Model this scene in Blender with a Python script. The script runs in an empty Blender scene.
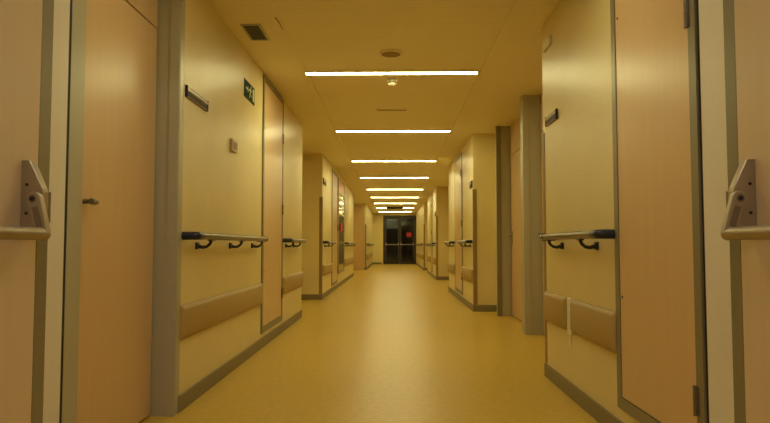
import bpy, bmesh, math
from mathutils import Vector, Matrix
sc = bpy.context.scene
C = sc.collection
H = 2.50          # ceiling height
CAMH = 0.92

# ------------------------------------------------------------ materials
def mat(name, col, rough=0.5, metal=0.0, spec=0.5, bump=None, mottle=None, emit=None, coat=0.0):
    m = bpy.data.materials.new(name); m.use_nodes = True
    nt = m.node_tree; b = nt.nodes['Principled BSDF']
    b.inputs['Base Color'].default_value = (*col, 1)
    b.inputs['Roughness'].default_value = rough
    b.inputs['Metallic'].default_value = metal
    b.inputs['Specular IOR Level'].default_value = spec
    b.inputs['Coat Weight'].default_value = coat
    if emit:
        b.inputs['Emission Color'].default_value = (*emit[0], 1)
        b.inputs['Emission Strength'].default_value = emit[1]
    tc = nt.nodes.new('ShaderNodeTexCoord')
    if mottle:      # (scale, amount, stretch)
        n = nt.nodes.new('ShaderNodeTexNoise'); n.inputs['Scale'].default_value = mottle[0]
        n.inputs['Detail'].default_value = 4
        mp = nt.nodes.new('ShaderNodeMapping'); mp.inputs['Scale'].default_value = mottle[2]
        r = nt.nodes.new('ShaderNodeValToRGB')
        a = mottle[1]
        r.color_ramp.elements[0].position = .3; r.color_ramp.elements[1].position = .7
        r.color_ramp.elements[0].color = (*[c*(1-a) for c in col], 1)
        r.color_ramp.elements[1].color = (*[min(1, c*(1+a)) for c in col], 1)
        nt.links.new(tc.outputs['Object'], mp.inputs['Vector']); nt.links.new(mp.outputs[0], n.inputs['Vector'])
        nt.links.new(n.outputs['Fac'], r.inputs['Fac']); nt.links.new(r.outputs[0], b.inputs['Base Color'])
    if bump:        # (scale, strength, distance)
        n = nt.nodes.new('ShaderNodeTexNoise'); n.inputs['Scale'].default_value = bump[0]; n.inputs['Detail'].default_value = 3
        bp = nt.nodes.new('ShaderNodeBump'); bp.inputs['Strength'].default_value = bump[1]; bp.inputs['Distance'].default_value = bump[2]
        nt.links.new(tc.outputs['Object'], n.inputs['Vector']); nt.links.new(n.outputs['Fac'], bp.inputs['Height'])
        nt.links.new(bp.outputs[0], b.inputs['Normal'])
    return m

M = {}
M['wall'] = mat('cream_wall_covering', (.76, .63, .29), .38, bump=(60, .45, .004), mottle=(2.5, .03, (1, 1, 1)))
M['wall_pale'] = M['wall']
M['laminate'] = mat('peach_beech_laminate', (.66, .45, .215), .33, mottle=(5, .025, (5, 5, .4)))
M['laminate_pale'] = mat('pale_beech_laminate', (.66, .51, .30), .36, mottle=(5, .02, (5, 5, .4)))
M['lining'] = mat('pale_doorway_lining', (.80, .74, .58), .45, bump=(60, .3, .004))
M['frame'] = mat('grey_green_metal_paint', (.46, .43, .30), .38, metal=.15)
M['frame_dark'] = mat('dark_olive_metal_paint', (.24, .21, .12), .4, metal=.2)
M['steel'] = mat('satin_steel', (.40, .34, .25), .40, metal=.85)
M['steel_dark'] = mat('dark_steel', (.22, .18, .13), .4, metal=.7)
M['black'] = mat('black_plastic', (.010, .012, .034), .3)
M['black_matt'] = mat('black_matt', (.010, .009, .008), .6)
M['rail'] = mat('grey_bronze_rail', (.17, .13, .075), .34, metal=.5)
M['guard'] = mat('tan_bumper_vinyl', (.44, .30, .10), .5, bump=(120, .15, .002))
M['corner'] = mat('brown_corner_vinyl', (.30, .19, .065), .5)
M['base'] = mat('olive_grey_skirting', (.23, .185, .095), .5)
M['soffit'] = mat('cream_ceiling_paint', (.90, .80, .58), .55)
M['white'] = mat('white_plastic', (.82, .76, .55), .4)
M['offwhite'] = mat('offwhite_switch', (.62, .50, .30), .45)
M['green'] = mat('dark_green_sign', (.010, .05, .015), .8, spec=.05)
M['plate_brown'] = mat('dark_brown_plate', (.10, .07, .03), .7, spec=.2)
M['pict'] = mat('pale_green_pictogram', (.62, .66, .38), .4)
M['red'] = mat('red_enamel', (.55, .02, .012), .35)
M['orange'] = mat('orange_red_panel', (.64, .30, .10), .4)
M['bronze'] = mat('dark_bronze_frame', (.045, .033, .018), .35, metal=.3)
M['mirror'] = mat('reflective_glazed_panel', (.55, .45, .24), .12, metal=.55)
M['lamp'] = mat('strip_diffuser', (.9, .85, .7), .5, emit=((1.0, .92, .44), 56.0))
M['lamp_back'] = mat('strip_diffuser_neutral', (.9, .87, .8), .5, emit=((1.0, .97, .95), 72.0))

M['lamp_near'] = mat('strip_diffuser_near', (.9, .87, .8), .5, emit=((1.0, .93, .57), 30.0))

def floor_mat():
    m = mat('mottled_vinyl_floor', (.60, .43, .13), .3, spec=.16)
    nt = m.node_tree; b = nt.nodes['Principled BSDF']
    tc = nt.nodes.new('ShaderNodeTexCoord')
    n = nt.nodes.new('ShaderNodeTexNoise'); n.inputs['Scale'].default_value = 26; n.inputs['Detail'].default_value = 5
    n2 = nt.nodes.new('ShaderNodeTexNoise'); n2.inputs['Scale'].default_value = 1.6; n2.inputs['Detail'].default_value = 3
    r = nt.nodes.new('ShaderNodeValToRGB')
    r.color_ramp.elements[0].position = .35; r.color_ramp.elements[0].color = (.58, .385, .065, 1)
    r.color_ramp.elements[1].position = .65; r.color_ramp.elements[1].color = (.66, .445, .08, 1)
    nt.links.new(tc.outputs['Object'], n.inputs['Vector']); nt.links.new(tc.outputs['Object'], n2.inputs['Vector'])
    nt.links.new(n.outputs['Fac'], r.inputs['Fac']); nt.links.new(r.outputs[0], b.inputs['Base Color'])
    mr = nt.nodes.new('ShaderNodeMapRange'); mr.inputs['To Min'].default_value = .29; mr.inputs['To Max'].default_value = .32
    nt.links.new(n2.outputs['Fac'], mr.inputs['Value']); nt.links.new(mr.outputs[0], b.inputs['Roughness'])
    return m
M['floor'] = floor_mat()

def plank_mat():    # metal ceiling planks lying across the corridor, fine joints every 0.3 m
    m = mat('ceiling_planks', (.62, .48, .23), .42)
    nt = m.node_tree; b = nt.nodes['Principled BSDF']
    tc = nt.nodes.new('ShaderNodeTexCoord'); sp = nt.nodes.new('ShaderNodeSeparateXYZ')
    nt.links.new(tc.outputs['Object'], sp.inputs[0])
    d = nt.nodes.new('ShaderNodeMath'); d.operation = 'DIVIDE'; d.inputs[1].default_value = .305
    f = nt.nodes.new('ShaderNodeMath'); f.operation = 'FRACT'
    g = nt.nodes.new('ShaderNodeMath'); g.operation = 'LESS_THAN'; g.inputs[1].default_value = .035
    nt.links.new(sp.outputs['Y'], d.inputs[0]); nt.links.new(d.outputs[0], f.inputs[0]); nt.links.new(f.outputs[0], g.inputs[0])
    mx = nt.nodes.new('ShaderNodeMix'); mx.data_type = 'RGBA'
    mx.inputs['A'].default_value = (.90, .80, .58, 1); mx.inputs['B'].default_value = (.83, .73, .52, 1)
    nt.links.new(g.outputs[0], mx.inputs['Factor']); nt.links.new(mx.outputs['Result'], b.inputs['Base Color'])
    return m
M['planks'] = plank_mat()

def glass_mat():
    m = bpy.data.materials.new('door_glass'); m.use_nodes = True
    nt = m.node_tree; nt.nodes.clear()
    o = nt.nodes.new('ShaderNodeOutputMaterial'); t = nt.nodes.new('ShaderNodeBsdfTransparent')
    t.inputs[0].default_value = (.35, .38, .33, 1)
    g = nt.nodes.new('ShaderNodeBsdfGlossy'); g.inputs['Roughness'].default_value = .02
    f = nt.nodes.new('ShaderNodeFresnel'); f.inputs['IOR'].default_value = 1.5
    x = nt.nodes.new('ShaderNodeMixShader')
    nt.links.new(f.outputs[0], x.inputs[0]); nt.links.new(t.outputs[0], x.inputs[1]); nt.links.new(g.outputs[0], x.inputs[2])
    nt.links.new(x.outputs[0], o.inputs[0])
    return m
M['glass'] = glass_mat()

# ------------------------------------------------------------ mesh helpers
def new(): return bmesh.new()
def box(bm, x0, x1, y0, y1, z0, z1):
    if x0 > x1: x0, x1 = x1, x0
    if y0 > y1: y0, y1 = y1, y0
    if z0 > z1: z0, z1 = z1, z0
    v = [bm.verts.new(p) for p in ((x0,y0,z0),(x1,y0,z0),(x1,y1,z0),(x0,y1,z0),(x0,y0,z1),(x1,y0,z1),(x1,y1,z1),(x0,y1,z1))]
    for f in ((3,2,1,0),(4,5,6,7),(0,1,5,4),(1,2,6,5),(2,3,7,6),(3,0,4,7)): bm.faces.new([v[i] for i in f])
def prism(bm, poly, axis, a, b):
    """poly: list of 2D points; axis 'x': (y,z) poly, 'y': (x,z), 'z': (x,y); extruded a..b"""
    def P(p, t): return {'x': (t, p[0], p[1]), 'y': (p[0], t, p[1]), 'z': (p[0], p[1], t)}[axis]
    A = [bm.verts.new(P(p, a)) for p in poly]; B = [bm.verts.new(P(p, b)) for p in poly]
    n = len(poly)
    bm.faces.new(A[::-1]); bm.faces.new(B)
    for i in range(n): bm.faces.new((A[i], A[(i+1) % n], B[(i+1) % n], B[i]))
def tube(bm, pts, r, seg=14):
    pts = [Vector(p) for p in pts]; rings = []
    rs = r if isinstance(r, (list, tuple)) else [r]*len(pts)
    ref = None
    for i, p in enumerate(pts):
        d = ((pts[min(i+1, len(pts)-1)] - p).normalized() + (p - pts[max(i-1, 0)]).normalized()).normalized()
        if ref is None: ref = Vector((0, 0, 1)) if abs(d.z) < .8 else Vector((1, 0, 0))
        u = d.cross(ref).normalized(); w = u.cross(d).normalized(); ref = w
        rings.append([bm.verts.new(p + (u*math.cos(2*math.pi*k/seg) + w*math.sin(2*math.pi*k/seg))*rs[i]) for k in range(seg)])
    for a, b in zip(rings, rings[1:]):
        for k in range(seg): bm.faces.new((a[k], a[(k+1) % seg], b[(k+1) % seg], b[k]))
    bm.faces.new(rings[0][::-1]); bm.faces.new(rings[-1])
def lathe(bm, prof, cx, cy, seg=32):
    """prof: (r, z) list, round a vertical axis"""
    rings = [[bm.verts.new((cx+r*math.cos(2*math.pi*k/seg), cy+r*math.sin(2*math.pi*k/seg), z)) for k in range(seg)] for r, z in prof]
    for a, b in zip(rings, rings[1:]):
        for k in range(seg): bm.faces.new((a[k], a[(k+1) % seg], b[(k+1) % seg], b[k]))
    bm.faces.new(rings[0][::-1]); bm.faces.new(rings[-1])
def obj(name, bm, m, parent=None, bevel=0, smooth=False, seg=2):
    bmesh.ops.recalc_face_normals(bm, faces=bm.faces)
    me = bpy.data.meshes.new(name); bm.to_mesh(me); bm.free()
    me.materials.append(M[m])
    o = bpy.data.objects.new(name, me); C.objects.link(o)
    if parent: o.parent = parent; o.matrix_parent_inverse = Matrix.Translation(-parent.location)
    if bevel:
        md = o.modifiers.new('Bevel', 'BEVEL'); md.width = bevel; md.segments = seg; md.limit_method = 'ANGLE'
        md.angle_limit = math.radians(40)
    if smooth:
        for p in me.polygons: p.use_smooth = True
        me.set_sharp_from_angle(angle=math.radians(42))
    return o
def tag(o, label, cat=None, group=None, kind=None):
    o['label'] = label
    if cat: o['category'] = cat
    if group: o['group'] = group
    if kind: o['kind'] = kind
    return o
def thing(name, loc, label, cat, group=None, kind=None):
    o = bpy.data.objects.new(name, None); C.objects.link(o); o.location = loc; o.empty_display_size = .1
    return tag(o, label, cat, group, kind)
def one(name, bm, m, label, cat, group=None, kind=None, **k):
    return tag(obj(name, bm, m, **k), label, cat, group, kind)

# ------------------------------------------------------------ setting
XL, XR = -1.19, 1.077
XLB, XLC = -1.22, -1.03
XR2, XR3, XR4 = 1.12, 1.15, 1.12
YE = 32.0
XA, XD = 1.362, 1.545      # right alcove wall plane and the plane of its doors

b = new(); box(b, -2.1, 2.1, -3.2, 36, -.12, 0)
one('floor', b, 'floor', 'glossy mottled yellow vinyl floor running the length of the corridor', 'floor', kind='structure')

WL = [(-2.0,-3.1),(XL,-3.1),(XL,2.33),(-1.33,2.33),(-1.33,2.34),(-1.40,2.34),(-1.40,3.61),(XL,3.61),(XL,8.42),(-1.85,8.42),(-1.85,11.1),(XLB,11.1),(XLB,19.8),(-1.85,19.8),(-1.85,24.6),
      (XLC,24.6),(XLC,YE),(-2.0,YE)]
b = new(); prism(b, WL, 'z', 0, H+.05)
one('wall_left', b, 'wall', 'cream textured left corridor wall stepping back at its recesses', 'wall', kind='structure')
WR = [(2.0,-3.1),(XR,-3.1),(XR,4.66),(XA,4.66),(XA,4.88),(XD+.05,4.88),(XD+.05,8.64),(1.445,8.64),(1.445,9.13),(XR2,9.13),(XR2,13.2),(1.5,13.2),(1.5,17.5),(XR3,17.5),(XR3,22.0),
      (1.42,22.0),(1.42,24.2),(XR4,24.2),(XR4,YE),(2.0,YE)]
b = new(); prism(b, WR, 'z', 0, H+.05)
one('wall_right', b, 'wall', 'cream textured right corridor wall stepping back at its recesses', 'wall', kind='structure')
b = new(); box(b, XL, XR, -3.2, -3.1, 0, H)
one('wall_back', b, 'wall', 'cream wall closing the corridor behind the viewpoint', 'wall', kind='structure')
EX0, EX1, EZ = -.50, 1.10, 2.39
b = new(); box(b, -2.0, EX0-.01, YE, YE+.15, 0, H+.05); box(b, EX1+.01, 2.0, YE, YE+.15, 0, H+.05); box(b, EX0-.01, EX1+.01, YE, YE+.15, EZ+.01, H+.05)
one('wall_end', b, 'wall', 'cream end wall around the dark glass doors', 'wall', kind='structure')

PC = .80
b = new(); box(b, -2.0, -PC, -3.2, YE+.15, H, H+.12)
one('ceiling', b, 'soffit', 'plain painted ceiling band along the left wall', 'ceiling', kind='structure')
b = new(); box(b, PC, 2.0, -3.2, YE+.15, H, H+.12)
one('ceiling', b, 'soffit', 'plain painted ceiling band along the right wall', 'ceiling', kind='structure')
b = new(); box(b, -PC+.006, PC-.006, -3.2, YE+.15, H+.008, H+.13)
one('ceiling', b, 'planks', 'central ceiling strip of cross-laid metal planks between the lights', 'ceiling', kind='structure')
b = new()
for s in (-1, 1): box(b, s*PC, s*(PC-.010), -3.1, YE, H-.006, H+.008)
one('trim_1', b, 'soffit', 'thin edge trim on both sides of the planked ceiling strip', 'trim', kind='structure', bevel=.002)

def skirting(name, foot, t, label, skip):
    b = new(); s = 1 if foot[0][0] < 0 else -1
    n = len(foot)
    for i in range(n-1):
        (x0, y0), (x1, y1) = foot[i], foot[i+1]
        if i in skip: continue
        if abs(x0-x1) < 1e-6: box(b, x0, x0+s*t, min(y0,y1)-0, max(y0,y1)+0, 0, .092)
        else:
            near = (abs(x1) < abs(x0))       # face turned towards the viewpoint
            yy = y0-t if near else y0+t
            box(b, x0, x1+(s*t if near else 0), min(y0,yy), max(y0,yy), 0, .092)
    one(name, b, 'base', label, 'baseboard', kind='structure', bevel=.003)
skirting('baseboard_left', WL[1:17], .012, 'olive grey vinyl baseboard along the left wall', (1,2,3,4,5))
skirting('baseboard_right', WR[1:19], .012, 'olive grey vinyl baseboard along the right wall', (3,4,5))
b = new(); box(b, XLC, EX0-.08, YE-.012, YE, 0, .092)
one('baseboard_end', b, 'base', 'short baseboard piece left of the end doors', 'baseboard', kind='structure')

# corner guards --------------------------------------------------------
def corner_guard(x, y, label, z1=1.72, leg=.05):
    s = 1 if x > 0 else -1; t = .004
    b = new()
    if y == 4.66:   # corner turned away: legs on the corridor face and on the far face
        prism(b, [(x, y), (x, y-leg), (x-s*t, y-leg), (x-s*t, y+t), (x+s*leg, y+t), (x+s*leg, y)], 'z', .094, z1)
    else:
        prism(b, [(x, y), (x, y+leg), (x-s*t, y+leg), (x-s*t, y-t), (x+s*leg, y-t), (x+s*leg, y)], 'z', .094, z1)
    one('corner_guard', b, 'corner', label, 'corner guard', 'brown corner guards on the wall corners', bevel=.0015)
corner_guard(XR, 4.66, 'brown corner guard at the far end of the nearest right handrail')
corner_guard(XR2, 9.13, 'brown corner guard on the right corner just past the recessed doors', 1.71)
corner_guard(XLB, 11.1, 'brown corner guard on the left corner past the first recess', 1.75)
corner_guard(XR3, 17.5, 'brown corner guard on the middle distance right wall corner', 1.72)
corner_guard(XLC, 24.6, 'brown corner guard on the farthest left wall corner', 1.72)
corner_guard(XR4, 24.2, 'brown corner guard on the farthest right wall corner', 1.72)

# handrails ------------------------------------------------------------
def handrail(xw, y0, y1, brackets, label, z=.975, off=.085, r=.021):
    s = -1 if xw > 0 else 1
    xr = xw + s*off
    t = thing('handrail', (xw, y0, z), label, 'handrail', 'wall handrails along the corridor')
    b = new(); tube(b, [(xr, y0+.09, z), (xr, y1-.07, z)], r, 20); obj('rail', b, 'rail', t, smooth=True)
    for ya, d, cl in ((y0, 1, .09), (y1, -1, .07)):
        b = new(); R = .022
        pts = [(xw+s*.003, ya+d*.024, z)]
        pts += [(xr-s*R + s*R*math.sin(a), ya+d*(.024+R-R*math.cos(a)), z) for a in [math.pi/2*k/6 for k in range(7)]]
        pts += [(xr, ya+d*(cl+.02), z)]
        tube(b, pts, r*1.12, 18); obj('end_cap', b, 'black', t, smooth=True)
    for yb in brackets:
        b = new()
        # wall plate
        box(b, xw, xw+s*.014, yb-.022, yb+.022, z-.078, z-.036)
        # curved arm from the plate up to the underside of the rail
        pts = [(xw+s*.012, yb, z-.058), (xw+s*.035, yb+.012, z-.066), (xw+s*.058, yb+.02, z-.062), (xw+s*.076, yb+.026, z-.046), (xw+s*off, yb+.03, z-.017)]
        tube(b, pts, [.012, .0105, .0095, .0095, .012], 10)
        box(b, xr-.013, xr+.013, yb-.012, yb+.072, z-.027, z-.018)
        obj('bracket', b, 'black', t, bevel=.002)
handrail(XL, 3.62, 5.66, (3.91, 4.71, 5.44), 'nearest left handrail, long with three brackets, before the first cupboard door')
handrail(XL, 6.95, 8.1, (7.15, 7.7), 'short left handrail between the first cupboard door and the recess')
handrail(XLB, 11.2, 12.62, (11.45, 12.2), 'left handrail just past the first recess, below a small nameplate')
handrail(XLB, 16.1, 19.6, (16.4, 17.5, 18.6, 19.3), 'left handrail beyond the glazed fire cabinet')
handrail(XLC, 24.9, 31.2, (25.3, 27, 29, 30.8), 'farthest left handrail leading to the end doors')
handrail(XR, 3.135, 4.36, (3.45, 4.15), 'nearest right handrail above the two tan bumper panels')
handrail(XR2, 9.22, 10.45, (9.45, 10.1), 'right handrail just past the recessed doors, before a narrow cupboard door')
handrail(XR2, 11.85, 13.1, (12.1, 12.8), 'right handrail beyond the narrow cupboard door')
handrail(XR3, 17.7, 21.8, (18, 19, 20.3, 21.4), 'right handrail on the middle distance wall section')
handrail(XR4, 24.6, 30.5, (25, 27, 29), 'farthest right handrail leading to the end doors')

# bumper panels --------------------------------------------------------
def bumper(xw, y0, y1, label, z0=.395, z1=.585):
    s = -1 if xw > 0 else 1; d = .030; xw += s*.001
    b = new()
    prof = [(xw, z0), (xw+s*.012, z0), (xw+s*(d-.006), z0+.014), (xw+s*d, z0+.028), (xw+s*d, z1-.028), (xw+s*(d-.006), z1-.014), (xw+s*.012, z1), (xw, z1)]
    def ring(y, k):  # k shrinks the projection at the rounded ends
        return [b.verts.new((xw+(px-xw)*k, y, pz)) for px, pz in prof]
    rs = [ring(y0, .45), ring(y0+.008, .85), ring(y0+.022, 1), ring(y1-.022, 1), ring(y1-.008, .85), ring(y1, .45)]
    n = len(prof)
    for p, q in zip(rs, rs[1:]):
        for k in range(n): b.faces.new((p[k], p[(k+1) % n], q[(k+1) % n], q[k]))
    b.faces.new(rs[0][::-1]); b.faces.new(rs[-1])
    one('bumper_panel', b, 'guard', label, 'bumper rail', 'tan bumper panels low on the walls', smooth=True)
bumper(XL, 3.62, 5.82, 'long tan bumper panel low on the nearest left wall')
bumper(XL, 6.94, 8.40, 'tan bumper panel on the left wall just past the first cupboard door')
bumper(XLB, 11.16, 12.72, 'tan bumper panel on the left wall past the first recess')
bumper(XLB, 16.05, 19.7, 'tan bumper panel on the left wall beyond the glazed fire cabinet')
bumper(XLC, 24.7, 31.4, 'farthest left tan bumper panel near the end doors')
bumper(XR, 3.155, 3.915, 'larger tan bumper panel beside the nearest right cupboard door', .40, .60)
bumper(XR, 4.05, 4.605, 'short tan bumper panel at the right wall corner, behind the white cable strip', .40, .60)
bumper(XR2, 9.2, 10.5, 'tan bumper panel on the right wall before the narrow cupboard door')
bumper(XR2, 11.82, 13.15, 'tan bumper panel on the right wall beyond the narrow cupboard door')
bumper(XR3, 17.6, 19.2, 'tan bumper panel at the start of the middle distance right wall')
bumper(XR3, 19.9, 21.9, 'tan bumper panel at the end of the middle distance right wall')
bumper(XR4, 24.3, 31, 'farthest right tan bumper panel near the end doors')

# white cable strip between the two right bumpers
b = new(); box(b, XR-.012, XR, 3.945, 4.035, .38, .60); box(b, XR-.008, XR, 3.985, 4.015, .31, .38)
one('cable_cover', b, 'white', 'slim white cable cover between the two nearest right bumper panels', 'cable cover', bevel=.003)

# cupboard doors flush with the wall -----------------------------------
def cupboard(xw, y0, y1, z0, z1, label, fw=.055, hinge_y='far', hz=(.42, 1.3, 2.05), locks=True):
    s = -1 if xw > 0 else 1
    t = thing('service_cupboard', (xw, (y0+y1)/2, z0), label, 'cupboard', 'full height service cupboards in the walls')
    b = new(); p = .012
    box(b, xw, xw+s*p, y0, y0+fw, z0, z1); box(b, xw, xw+s*p, y1-fw, y1, z0, z1)
    box(b, xw, xw+s*p, y0+fw, y1-fw, z0, z0+fw); box(b, xw, xw+s*p, y0+fw, y1-fw, z1-fw, z1)
    obj('frame', b, 'frame_dark', t)
    b = new(); box(b, xw, xw+s*.002, y0+fw-.001, y1-fw+.001, z0+fw-.001, z1-fw+.001); obj('painted_gap_shadow', b, 'black_matt', t)  # black sheet standing in for the shade in the gap round the panel
    b = new(); box(b, xw+s*.002, xw+s*.009, y0+fw+.004, y1-fw-.004, z0+fw+.004, z1-fw-.004); dp = obj('door_panel', b, 'laminate', t, bevel=.0015)
    hy = y1-fw if hinge_y == 'far' else y0+fw
    for z in hz:
        b = new()
        for a, c in ((z-.052, z-.002), (z+.002, z+.052)): tube(b, [(xw+s*.017, hy, a), (xw+s*.017, hy, c)], .0075, 12)
        box(b, xw+s*.012, xw+s*.016, hy-.018, hy+.018, z-.05, z+.05)
        obj('hinge', b, 'steel_dark', dp, smooth=True)
    if locks:
        ly = y0+fw+.035 if hinge_y == 'far' else y1-fw-.035
        for z in (.68, 2.0):
            b = new(); tube(b, [(xw+s*.006, ly, z), (xw+s*.0115, ly, z)], .006, 12); obj('keyhole', b, 'black_matt', dp)
cupboard(XL, 5.84, 6.92, .13, 2.485, 'peach laminate cupboard door in grey frame interrupting the nearest left handrail')
cupboard(XLB, 12.8, 14.05, .12, 2.44, 'peach laminate cupboard door on the left wall beside the glazed fire cabinet', locks=False)
cupboard(XR, 2.275, 3.15, .155, 2.485, 'large peach laminate cupboard door in the right foreground', hinge_y='near', hz=(.375, 1.76))
cupboard(XR2, 10.55, 11.78, .12, 2.44, 'narrow cupboard door on the right wall between two short handrails', hinge_y='near', hz=(.42, 1.28, 2.1), locks=False)
cupboard(XR3, 19.25, 19.86, .12, 2.44, 'far narrow cupboard door between bumper panels on the middle distance right wall', hinge_y='near', locks=False, hz=(.42, 1.3, 2.1))

# glazed fire cabinet (left, z 14.2-16)
t = thing('fire_cabinet', (XLB, 15.05, .35), 'tall glazed fire cabinet with red box and orange top panel on left wall', 'cabinet')
b = new(); x0 = XLB; p = .02
for a in ((14.2, 14.26), (15.88, 15.94)): box(b, x0, x0+p, a[0], a[1], .30, 2.42)
for a in ((.30, .36), (2.08, 2.12), (2.38, 2.42)): box(b, x0, x0+p, 14.26, 15.88, a[0], a[1])
obj('frame', b, 'steel', t)
b = new(); box(b, x0, x0+.010, 14.26, 15.88, .36, 2.08); obj('glazed_panel', b, 'mirror', t)
b = new(); box(b, x0, x0+.012, 14.26, 15.88, 2.12, 2.38); obj('top_panel', b, 'orange', t)
b = new(); box(b, x0+.010, x0+.045, 14.55, 14.95, 1.24, 1.42); obj('alarm_box', b, 'red', t, bevel=.006)
for z in (1.62, 1.83, 1.98):
    b = new(); box(b, x0+.010, x0+.016, 14.3, 15.84, z, z+.035); obj('painted_reflection', b, 'white', t)  # white bars imitating reflections in the glazing

# ------------------------------------------------------------ doors
def lever(t, x, y, z, s, d=1, ln=.12):
    h = None
    b = new(); box(b, x, x+s*.006, y-.018, y+.018, z-.11, z+.07); h = obj('handle_plate', b, 'steel', t, bevel=.003)
    b = new(); tube(b, [(x+s*.004, y, z), (x+s*.045, y, z), (x+s*.055, y+d*.012, z), (x+s*.055, y+d*ln, z)], [.010, .009, .009, .008], 12)
    l = obj('lever', b, 'steel', h, smooth=True); l.matrix_parent_inverse = Matrix.Identity(4) if False else l.matrix_parent_inverse
    return h

# near left recessed door (door_1)
t = thing('door_1', (-1.31, 3.1, 0), 'tall peach laminate door in deep grey frame, nearest on the left wall', 'door', kind='structure')
b = new(); xb = -1.325
box(b, XL-.0, XL+.004, 2.345, 2.415, 0, H); box(b, XL, -1.20, 2.352, 2.415, 0, H); box(b, -1.20, -1.325, 2.36, 2.415, 0, H)
obj('near_jamb', b, 'frame', t)
b = new(); box(b, -1.325, XL, 3.545, 3.61, 0, H); box(b, XL, XL+.004, 3.56, 3.625, 0, H); box(b, -1.24, XL+.006, 3.538, 3.545, 0, H)
obj('far_jamb', b, 'frame', t)
b = new(); box(b, -1.33, -1.30, 2.415, 2.69, 0, H); obj('stop_strip', b, 'frame', t)
b = new(); box(b, -1.36, -1.335, 2.69, 3.545, 0, H); obj('gap_seal', b, 'black_matt', t)
b = new(); box(b, -1.335, -1.31, 2.694, 3.533, .012, 2.115); obj('leaf', b, 'laminate', t, bevel=.001)
b = new(); box(b, -1.335, -1.31, 2.694, 3.533, 2.125, H-.01); obj('transom_panel', b, 'laminate', t, bevel=.001)
b = new(); tube(b, [(-1.312, 2.725, 1.106), (-1.275, 2.725, 1.106)], .010, 14)
tube(b, [(-1.272, 2.712, 1.106), (-1.272, 2.735, 1.105), (-1.268, 2.762, 1.104)], [.013, .014, .008], 14)
obj('handle', b, 'steel_dark', t, smooth=True)

# two recessed doors in the right alcove
def alcove_door(name, y0, y1, label, handle_y):
    t = thing(name, (XD, (y0+y1)/2, 0), label, 'door', kind='structure')
    b = new(); box(b, XD+.025, XD+.045, y0, y1, 0, H); obj('gap_seal', b, 'black_matt', t)
    b = new(); box(b, XD, XD+.025, y0+.006, y1-.014, .012, 2.10); lf = obj('leaf', b, 'laminate', t, bevel=.001)
    b = new(); box(b, XD, XD+.025, y0+.006, y1-.014, 2.11, H-.01); obj('transom_panel', b, 'laminate', t, bevel=.001)
    lever(t, XD, handle_y, 1.04, -1, -1)
    return t
t2 = alcove_door('door_2', 6.92, 8.57, 'peach laminate door with steel lever in the right recess, the farther one', 8.46)
b = new(); box(b, XA-.004, XD+.03, 8.57, 8.63, 0, H); obj('jamb', b, 'frame', t2, bevel=.001)
b = new(); box(b, XA-.004, XA+.060, 8.560, 8.569, 0, H); obj('rebate_strip', b, 'base', t2)
t3 = alcove_door('door_3', 4.95, 6.79, 'peach laminate door mostly hidden by the nearest right wall corner', 6.68)
b = new(); box(b, XA, XD+.03, 6.79, 6.92, 0, H); box(b, XA-.006, XA+.06, 6.782, 6.93, 0, H); obj('jamb', b, 'frame', t3, bevel=.001)
b = new(); box(b, XA, XD+.03, 4.885, 4.95, 0, H); obj('jamb', b, 'frame', t3)

# far left recess door, turned towards the viewpoint
t = thing('door_4', (-1.45, 24.6, 0), 'far peach laminate door facing the viewpoint in the second left recess', 'door', kind='structure')
b = new(); box(b, -1.62, -1.585, 24.57, 24.6, 0, H); box(b, -1.135, -1.10, 24.57, 24.6, 0, H); obj('frame', b, 'frame', t)
b = new(); box(b, -1.58, -1.14, 24.575, 24.6, .01, 2.45); obj('leaf', b, 'laminate', t)

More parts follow.
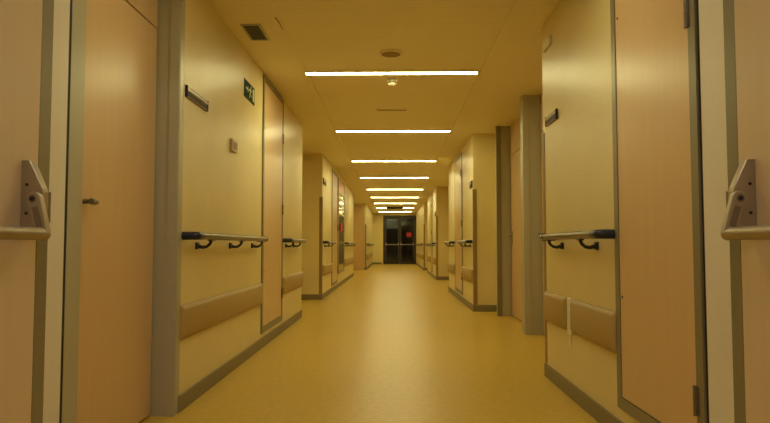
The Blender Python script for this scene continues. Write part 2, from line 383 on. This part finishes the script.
# ------------------------------------------------------------ foreground fire door leaves with push bars
def fire_leaf(name, s, xf, y1, label):
    """s=-1 left, +1 right; xf = |x| of the face turned to the corridor; leaf opened 90 degrees, parallel to the wall"""
    t = thing(name, (s*(xf+.022), .92, 0), label, 'door', 'open fire door leaves with push bars', 'structure')
    X = lambda d: s*(xf - d)               # d = distance out from the face, towards the corridor centre
    b = new(); box(b, X(0), X(-.044), .92, y1-.062, .01, 2.12); obj('leaf', b, 'laminate_pale', t, bevel=.002)
    b = new(); box(b, X(.001), X(-.045), y1-.062, y1, .01, 2.12); obj('edge_strip', b, 'frame_dark', t, bevel=.002)
    yc = 1.783 if s < 0 else 1.80; w = .030                       # case near face and depth
    z = lambda py: CAMH + (245.5-py)*yc/650
    Zt, Zs, Zb = z(160), z(188), z(238)
    prof = [(X(0), Zb-.004), (X(0), Zt), (X(.022), Zt), (X(.026), Zt-.001), (X(.060), Zs), (X(.062), Zs-.010), (X(.062), Zs-.055), (X(.048), Zb)]
    b = new(); prism(b, prof, 'y', yc, yc+w)
    case = obj('push_bar_case', b, 'steel', t, bevel=.002)
    # raised edge rim of the side plate
    b = new()
    tube(b, [(X(.001), yc-.001, Zt), (X(.023), yc-.001, Zt), (X(.0605), yc-.001, Zs), (X(.062), yc-.001, Zs-.05)], .0018, 8)
    obj('rim', b, 'steel', case)
    for d, pz in ((.017, 184), (.017, 213)):
        b = new(); tube(b, [(X(d), yc-.002, z(pz)), (X(d), yc+.001, z(pz))], .0045, 14); obj('screw', b, 'black_matt', case)
    # latch block behind the case
    b = new(); box(b, X(.004), X(.058), yc+w, yc+w+.022, z(222), z(190)); obj('latch_block', b, 'steel_dark', case, bevel=.002)
    # lever arm: flat rounded plate from the pivot down to the bar
    pd, bd = (.048, .073) if s < 0 else (.058, .086)
    pv = Vector((X(pd), 0, z(199))); be = Vector((X(bd), 0, z(234)))
    dv = (be-pv).normalized(); nv = Vector((dv.z, 0, -dv.x))
    side = nv if nv.x*s < 0 else -nv         # towards the corridor centre
    pts = []
    r0, r1 = .020, .018
    n = 10
    base = math.atan2(side.z, side.x)
    sg = 1 if (Vector((math.cos(base+.1), 0, math.sin(base+.1))).dot(-dv) > Vector((math.cos(base), 0, math.sin(base))).dot(-dv)) else -1
    for k in range(n+1):
        a = base + sg*math.pi*k/n; pts.append((pv.x+r0*math.cos(a), pv.z+r0*math.sin(a)))
    mid = (pv+be)/2 - side*.006
    pts.append((mid.x-side.x*.010, mid.z-side.z*.010))
    for k in range(n+1):
        a = base + sg*(math.pi + math.pi*k/n); pts.append((be.x+r1*math.cos(a), be.z+r1*math.sin(a)))
    mid = (pv+be)/2 + side*.020
    pts.append((mid.x, mid.z))
    b = new(); prism(b, pts, 'y', yc-.026, yc-.004); arm = obj('lever_arm', b, 'steel', t, bevel=.003, seg=3)
    b = new(); tube(b, [(pv.x, yc-.030, pv.z), (pv.x, yc-.024, pv.z)], .0065, 14); obj('pivot_screw', b, 'black_matt', arm)
    b = new(); tube(b, [(pv.x, yc-.0275, pv.z), (pv.x, yc-.024, pv.z)], .011, 18); obj('pivot_washer', b, 'steel_dark', arm)
    tip = [(mid.x*.0+((pv+be)/2+side*.004).x, 0)]
    c = (pv*.35+be*.65)
    b = new(); prism(b, [((pv+dv*.022).x-side.x*.008, (pv+dv*.022).z-side.z*.008), ((pv+dv*.022).x+side.x*.009, (pv+dv*.022).z+side.z*.009),
                         ((be-dv*.020).x+side.x*.011, (be-dv*.020).z+side.z*.011), ((be-dv*.020).x-side.x*.008, (be-dv*.020).z-side.z*.008)], 'y', yc-.0275, yc-.0255)
    obj('arm_inlay', b, 'steel_dark', arm, bevel=.0008)
    b = new(); tube(b, [(be.x, 1.06, be.z), (be.x, yc-.012, be.z)], .0175, 24); obj('push_bar', b, 'steel', t, smooth=True)
    # hinge-side case out of the frame
    b = new(); prism(b, prof, 'y', 1.0, 1.05); obj('push_bar_case', b, 'steel', t, bevel=.002)
    b = new(); prism(b, pts, 'y', 1.054, 1.07); obj('lever_arm', b, 'steel', t, bevel=.003)
    return t
fire_leaf('door_5', -1, 1.033, 1.930, 'left foreground fire door leaf standing open, steel push bar on its face')
fire_leaf('door_6', 1, 1.000, 1.950, 'right foreground fire door leaf standing open, steel push bar on its face')
b = new()
box(b, XL+.002, -1.035, .80, .905, 0, H); box(b, 1.002, XR-.002, .80, .905, 0, H); box(b, -1.035, 1.002, .80, .905, 2.32, H)
one('trim_2', b, 'frame', 'grey frame of the double doorway the view is taken through', 'door frame', kind='structure')

b = new(); box(b, XL, XL+.004, .905, 2.326, 0, H-.007)
one('trim_3', b, 'lining', 'pale lining panel beside the open left fire door leaf', 'wall panel', kind='structure')
b = new(); box(b, XR-.004, XR, .905, 2.258, 0, H-.007)
one('trim_4', b, 'lining', 'pale lining panel beside the open right fire door leaf', 'wall panel', kind='structure')
b = new(); box(b, XL, XL+.0025, 2.326, 2.345, 0, H-.007)
one('trim_5', b, 'black_matt', 'dark joint between the pale lining and the nearest left door frame', 'joint', kind='structure')
b = new(); box(b, XR-.0025, XR, 2.258, 2.275, 0, H-.007)
one('trim_6', b, 'black_matt', 'dark joint between the pale lining and the right foreground cupboard frame', 'joint', kind='structure')

# ------------------------------------------------------------ end doors
t = thing('door_7', ((EX0+EX1)/2, YE, 0), 'dark glazed double exit door closing the far end of the corridor', 'door', kind='structure')
b = new(); y0, y1 = YE-.02, YE+.10
box(b, EX0, EX0+.07, y0, y1, 0, EZ); box(b, EX1-.07, EX1, y0, y1, 0, EZ); box(b, EX0+.07, EX1-.07, y0, y1, EZ-.07, EZ)
obj('door_frame', b, 'bronze', t)
mid = (EX0+EX1)/2
for a, c in ((EX0+.07, mid-.004), (mid+.004, EX1-.07)):
    b = new(); st = .085
    box(b, a+.003, a+st, YE, YE+.05, .012, EZ-.075); box(b, c-st, c-.003, YE, YE+.05, .012, EZ-.075)
    box(b, a+st, c-st, YE, YE+.05, .012, .14); box(b, a+st, c-st, YE, YE+.05, EZ-.165, EZ-.075)
    lf = obj('leaf', b, 'bronze', t)
    b = new(); box(b, a+st-.004, c-st+.004, YE+.02, YE+.03, .135, EZ-.16); obj('glass_pane', b, 'glass', lf)
    b = new(); tube(b, [(a+.05, YE-.075, .965), (c-.05, YE-.075, .965)], .017, 12)
    box(b, a+.035, a+.075, YE-.085, YE, .93, 1.06); box(b, c-.075, c-.035, YE-.085, YE, .93, 1.06)
    obj('push_bar', b, 'steel', lf)
b = new(); box(b, mid-.22, mid+.02, YE-.075, YE-.021, EZ-.05, EZ+.01); obj('door_closer', b, 'bronze', t)
b = new(); box(b, .64, .88, YE+.012, YE+.019, 1.34, 1.56)
one('notice', b, 'red', 'red notice stuck on the right glass leaf of the end doors', 'notice')

# ------------------------------------------------------------ ceiling lights
LY = [5.88, 8.91, 12.1, 15.1, 18.25, 21.3, 24.3, 27.35, 30.4]
ordn = ['nearest visible', 'second', 'third', 'fourth', 'fifth', 'sixth', 'seventh', 'eighth, partly behind the black box,', 'farthest']
def strip(y, label, grp='strip lights across the corridor ceiling', lamp='lamp'):
    dx = .0043*(max(y, 5.88)-5.88) - .018
    t = thing('ceiling_light', (-.01, y, H-.014), label, 'ceiling light', grp)
    w = .034; b = new(); x0, x1 = -.783+dx, .783+dx
    box(b, x0-.006, x1+.006, y-w-.012, y-w, H-.006, H+.012); box(b, x0-.006, x1+.006, y+w, y+w+.012, H-.006, H+.012)
    box(b, x0-.010, x0, y-w, y+w, H-.006, H+.012); box(b, x1, x1+.010, y-w, y+w, H-.006, H+.012)
    obj('rim', b, 'white', t)
    b = new(); box(b, x0, x1, y-w, y+w, H-.007, H+.006); obj('diffuser', b, lamp, t)
for y, o_ in zip(LY, ordn): strip(y, '%s strip light across the ceiling, counted from the viewpoint' % o_)
strip(2.85, 'strip light in the ceiling just past the open fire doors', lamp='lamp_near')
strip(-.2, 'strip light in the ceiling behind the viewpoint', lamp='lamp_back')

# ------------------------------------------------------------ ceiling fittings
t = thing('ceiling_speaker', (-.02, 5.28, H), 'round flat ceiling speaker in front of the nearest strip light', 'speaker')
b = new(); lathe(b, [(.098, H+.010), (.098, H+.002), (.092, H-.006), (.080, H-.008)], -.02, 5.28, 40); obj('rim', b, 'soffit', t, smooth=True)
b = new(); lathe(b, [(.080, H-.006), (.078, H-.010), (.02, H-.012)], -.02, 5.28, 40); obj('grille', b, 'corner', t, smooth=True)
t = thing('smoke_detector', (-.012, 6.14, H), 'small white smoke detector hanging just behind the nearest strip light', 'smoke detector')
b = new(); lathe(b, [(.052, H+.008), (.052, H-.014), (.046, H-.022)], -.012, 6.14, 32); obj('mount', b, 'white', t, smooth=True)
b = new(); lathe(b, [(.040, H-.020), (.040, H-.036)], -.012, 6.14, 32); obj('sensor_slots', b, 'steel_dark', t, smooth=True)
b = new(); lathe(b, [(.044, H-.034), (.042, H-.046), (.030, H-.058), (.010, H-.062)], -.012, 6.14, 32); obj('sensor_cover', b, 'white', t, smooth=True)
t = thing('ceiling_slot', (-.02, 7.54, H), 'flat narrow slot plate in the ceiling before the second strip light', 'vent')
b = new(); box(b, -.20, .16, 7.50, 7.58, H-.004, H+.008); obj('plate', b, 'soffit', t, bevel=.002)
b = new(); box(b, -.185, .145, 7.512, 7.542, H-.006, H-.003); obj('slot', b, 'corner', t)
# soffit grille, left
t = thing('ceiling_vent', (-1.02, 4.81, H), 'rectangular dark slatted vent in the left ceiling band', 'vent')
x0, x1, y0, y1 = -1.096, -.948, 4.55, 4.91
b = new(); f = .018
box(b, x0, x0+f, y0, y1, H-.008, H); box(b, x1-f, x1, y0, y1, H-.008, H); box(b, x0+f, x1-f, y0, y0+f, H-.008, H); box(b, x0+f, x1-f, y1-f, y1, H-.008, H)
obj('frame', b, 'frame', t, bevel=.002)
b = new(); box(b, x0+f, x1-f, y0+f, y1-f, H-.0015, H); obj('duct_opening', b, 'black_matt', t)
for k in range(5):
    xx = x0+f+.012+k*.0215
    b = new(); prism(b, [(xx, H-.009), (xx+.003, H-.009), (xx+.009, H-.001), (xx+.006, H-.001)], 'y', y0+f, y1-f); obj('slat', b, 'bronze', t)
# small dark slot by the ceiling edge
b = new(); prism(b, [(-.822, 4.42), (-.814, 4.41), (-.806, 4.50), (-.806, 4.66), (-.811, 4.66), (-.813, 4.50)], 'z', H-.006, H-.0005)
one('ceiling_catch', b, 'corner', 'small dark catch at the left edge of the planked ceiling, by the vent', 'catch', bevel=.001)
# black box at the far end of the ceiling
t = thing('hanging_sign', (.05, 26.5, H-.09), 'long black box sign hanging under the far ceiling lights', 'sign')
b = new(); box(b, -.285, .385, 26.46, 26.54, H-.085, H-.008); obj('sign_box', b, 'black_matt', t, bevel=.004)
b = new()
b.free()
for x in (-.2, .3):
    b = new(); box(b, x-.01, x+.01, 26.49, 26.51, H-.008, H+.006); obj('mount', b, 'steel_dark', t)

# ------------------------------------------------------------ wall signs and plates
def nameplate(xw, y0, y1, z0, z1, label):
    s = -1 if xw > 0 else 1
    t = thing('nameplate', (xw, (y0+y1)/2, z0), label, 'nameplate', 'room nameplates on the walls')
    b = new(); box(b, xw, xw+s*.012, y0, y1, z0, z1); bp = obj('backplate', b, 'steel_dark', t, bevel=.002)
    h = z1-z0
    b = new(); box(b, xw+s*.011, xw+s*.016, y0+.008, y1-.008, z0+h*.62, z0+h*.80); obj('silver_band', b, 'steel', bp, bevel=.002)
    b = new(); box(b, xw+s*.0115, xw+s*.014, y0+.012, y1-.012, z0+h*.10, z0+h*.52); obj('insert', b, 'plate_brown', bp)
    b = new(); box(b, xw, xw+s*.016, y0-.004, y0+.005, z0-.002, z1+.002); obj('end_cap', b, 'black', t, bevel=.002)
    b = new(); box(b, xw, xw+s*.016, y1-.004, y1+.003, z0-.002, z1+.002); obj('end_cap', b, 'black', t, bevel=.002)
nameplate(XL, 3.66, 4.07, 1.771, 1.835, 'nearest nameplate, on the left wall above the long handrail')
nameplate(XR, 4.235, 4.525, 1.752, 1.815, 'nameplate on the right wall corner above its corner guard')
nameplate(XLB, 11.2, 11.6, 1.98, 2.09, 'nameplate on the left wall past the first recess')
nameplate(XR2, 9.2, 9.42, 1.74, 1.84, 'nameplate on the right wall just past the recessed doors')
nameplate(XR3, 17.6, 17.9, 1.72, 1.84, 'far nameplate on the middle distance right wall corner')
b = new(); box(b, XR-.022, XR, 4.36, 4.56, 2.285, 2.345)
one('wall_plate', b, 'white', 'small pale plate high on the right wall near the ceiling', 'plate', bevel=.004)
t = thing('wall_switch', (XL, 4.80, 1.62), 'small pale switch box on the left wall below the green exit sign', 'switch')
b = new(); box(b, XL, XL+.020, 4.69, 4.84, 1.61, 1.70); obj('box', b, 'offwhite', t, bevel=.004)
b = new(); box(b, XL+.019, XL+.023, 4.715, 4.815, 1.628, 1.682); obj('rocker', b, 'corner', t, bevel=.002)

# green exit sign: running figure, door and arrow
t = thing('exit_sign', (XL, 5.35, 2.11), 'green emergency exit sign with running figure high on the left wall', 'sign')
y0, y1, z0, z1 = 5.10, 5.47, 2.108, 2.256
b = new(); box(b, XL, XL+.006, y0, y1, z0, z1); obj('plate', b, 'black', t, bevel=.001)
b = new(); box(b, XL+.006, XL+.0075, y0+.012, y1-.012, z0+.010, z1-.010); gf = obj('green_field', b, 'green', t)
b = new(); x = XL+.0075; e = .0012
# (the plate is read from the corridor: +y is to the viewer's right on the left wall)
box(b, x, x+e, 5.385, 5.445, z0+.022, z1-.022)                        # doorway
box(b, x, x+e, 5.140, 5.205, z0+.072, z0+.088)                         # arrow shaft
prism(b, [(5.202, z0+.052), (5.202, z0+.108), (5.235, z0+.080)], 'x', x, x+e)
for pl in ([(5.305, z0+.122), (5.330, z0+.130), (5.335, z0+.112), (5.315, z0+.104)],            # head
           [(5.275, z0+.104), (5.315, z0+.104), (5.305, z0+.062), (5.280, z0+.062)],            # torso
           [(5.280, z0+.064), (5.302, z0+.064), (5.275, z0+.020), (5.260, z0+.024)],            # rear leg
           [(5.285, z0+.066), (5.308, z0+.062), (5.345, z0+.048), (5.335, z0+.038)],            # front leg
           [(5.310, z0+.100), (5.312, z0+.090), (5.355, z0+.082), (5.355, z0+.092)],            # front arm
           [(5.280, z0+.100), (5.282, z0+.090), (5.245, z0+.072), (5.242, z0+.082)]):           # rear arm
    prism(b, pl, 'x', x, x+e)
obj('pictogram', b, 'pict', gf)

# ------------------------------------------------------------ world, camera, view
w = bpy.data.worlds.new('World'); sc.world = w; w.use_nodes = True
w.node_tree.nodes['Background'].inputs[0].default_value = (.02, .022, .03, 1)
w.node_tree.nodes['Background'].inputs[1].default_value = .15
cam = bpy.data.cameras.new('camera'); co = bpy.data.objects.new('camera', cam); C.objects.link(co)
cam.sensor_width = 36; cam.lens = 36*650/770; cam.clip_end = 200; cam.clip_start = .02
co.location = (0, 0, CAMH)
co.rotation_euler = (math.radians(90)+math.atan(34/650), 0, math.atan(8.5/650))
sc.camera = co
sc.view_settings.view_transform = 'Standard'; sc.view_settings.look = 'None'
sc.view_settings.gamma = 1; sc.view_settings.use_curve_mapping = False
sc.view_settings.exposure = 0.0
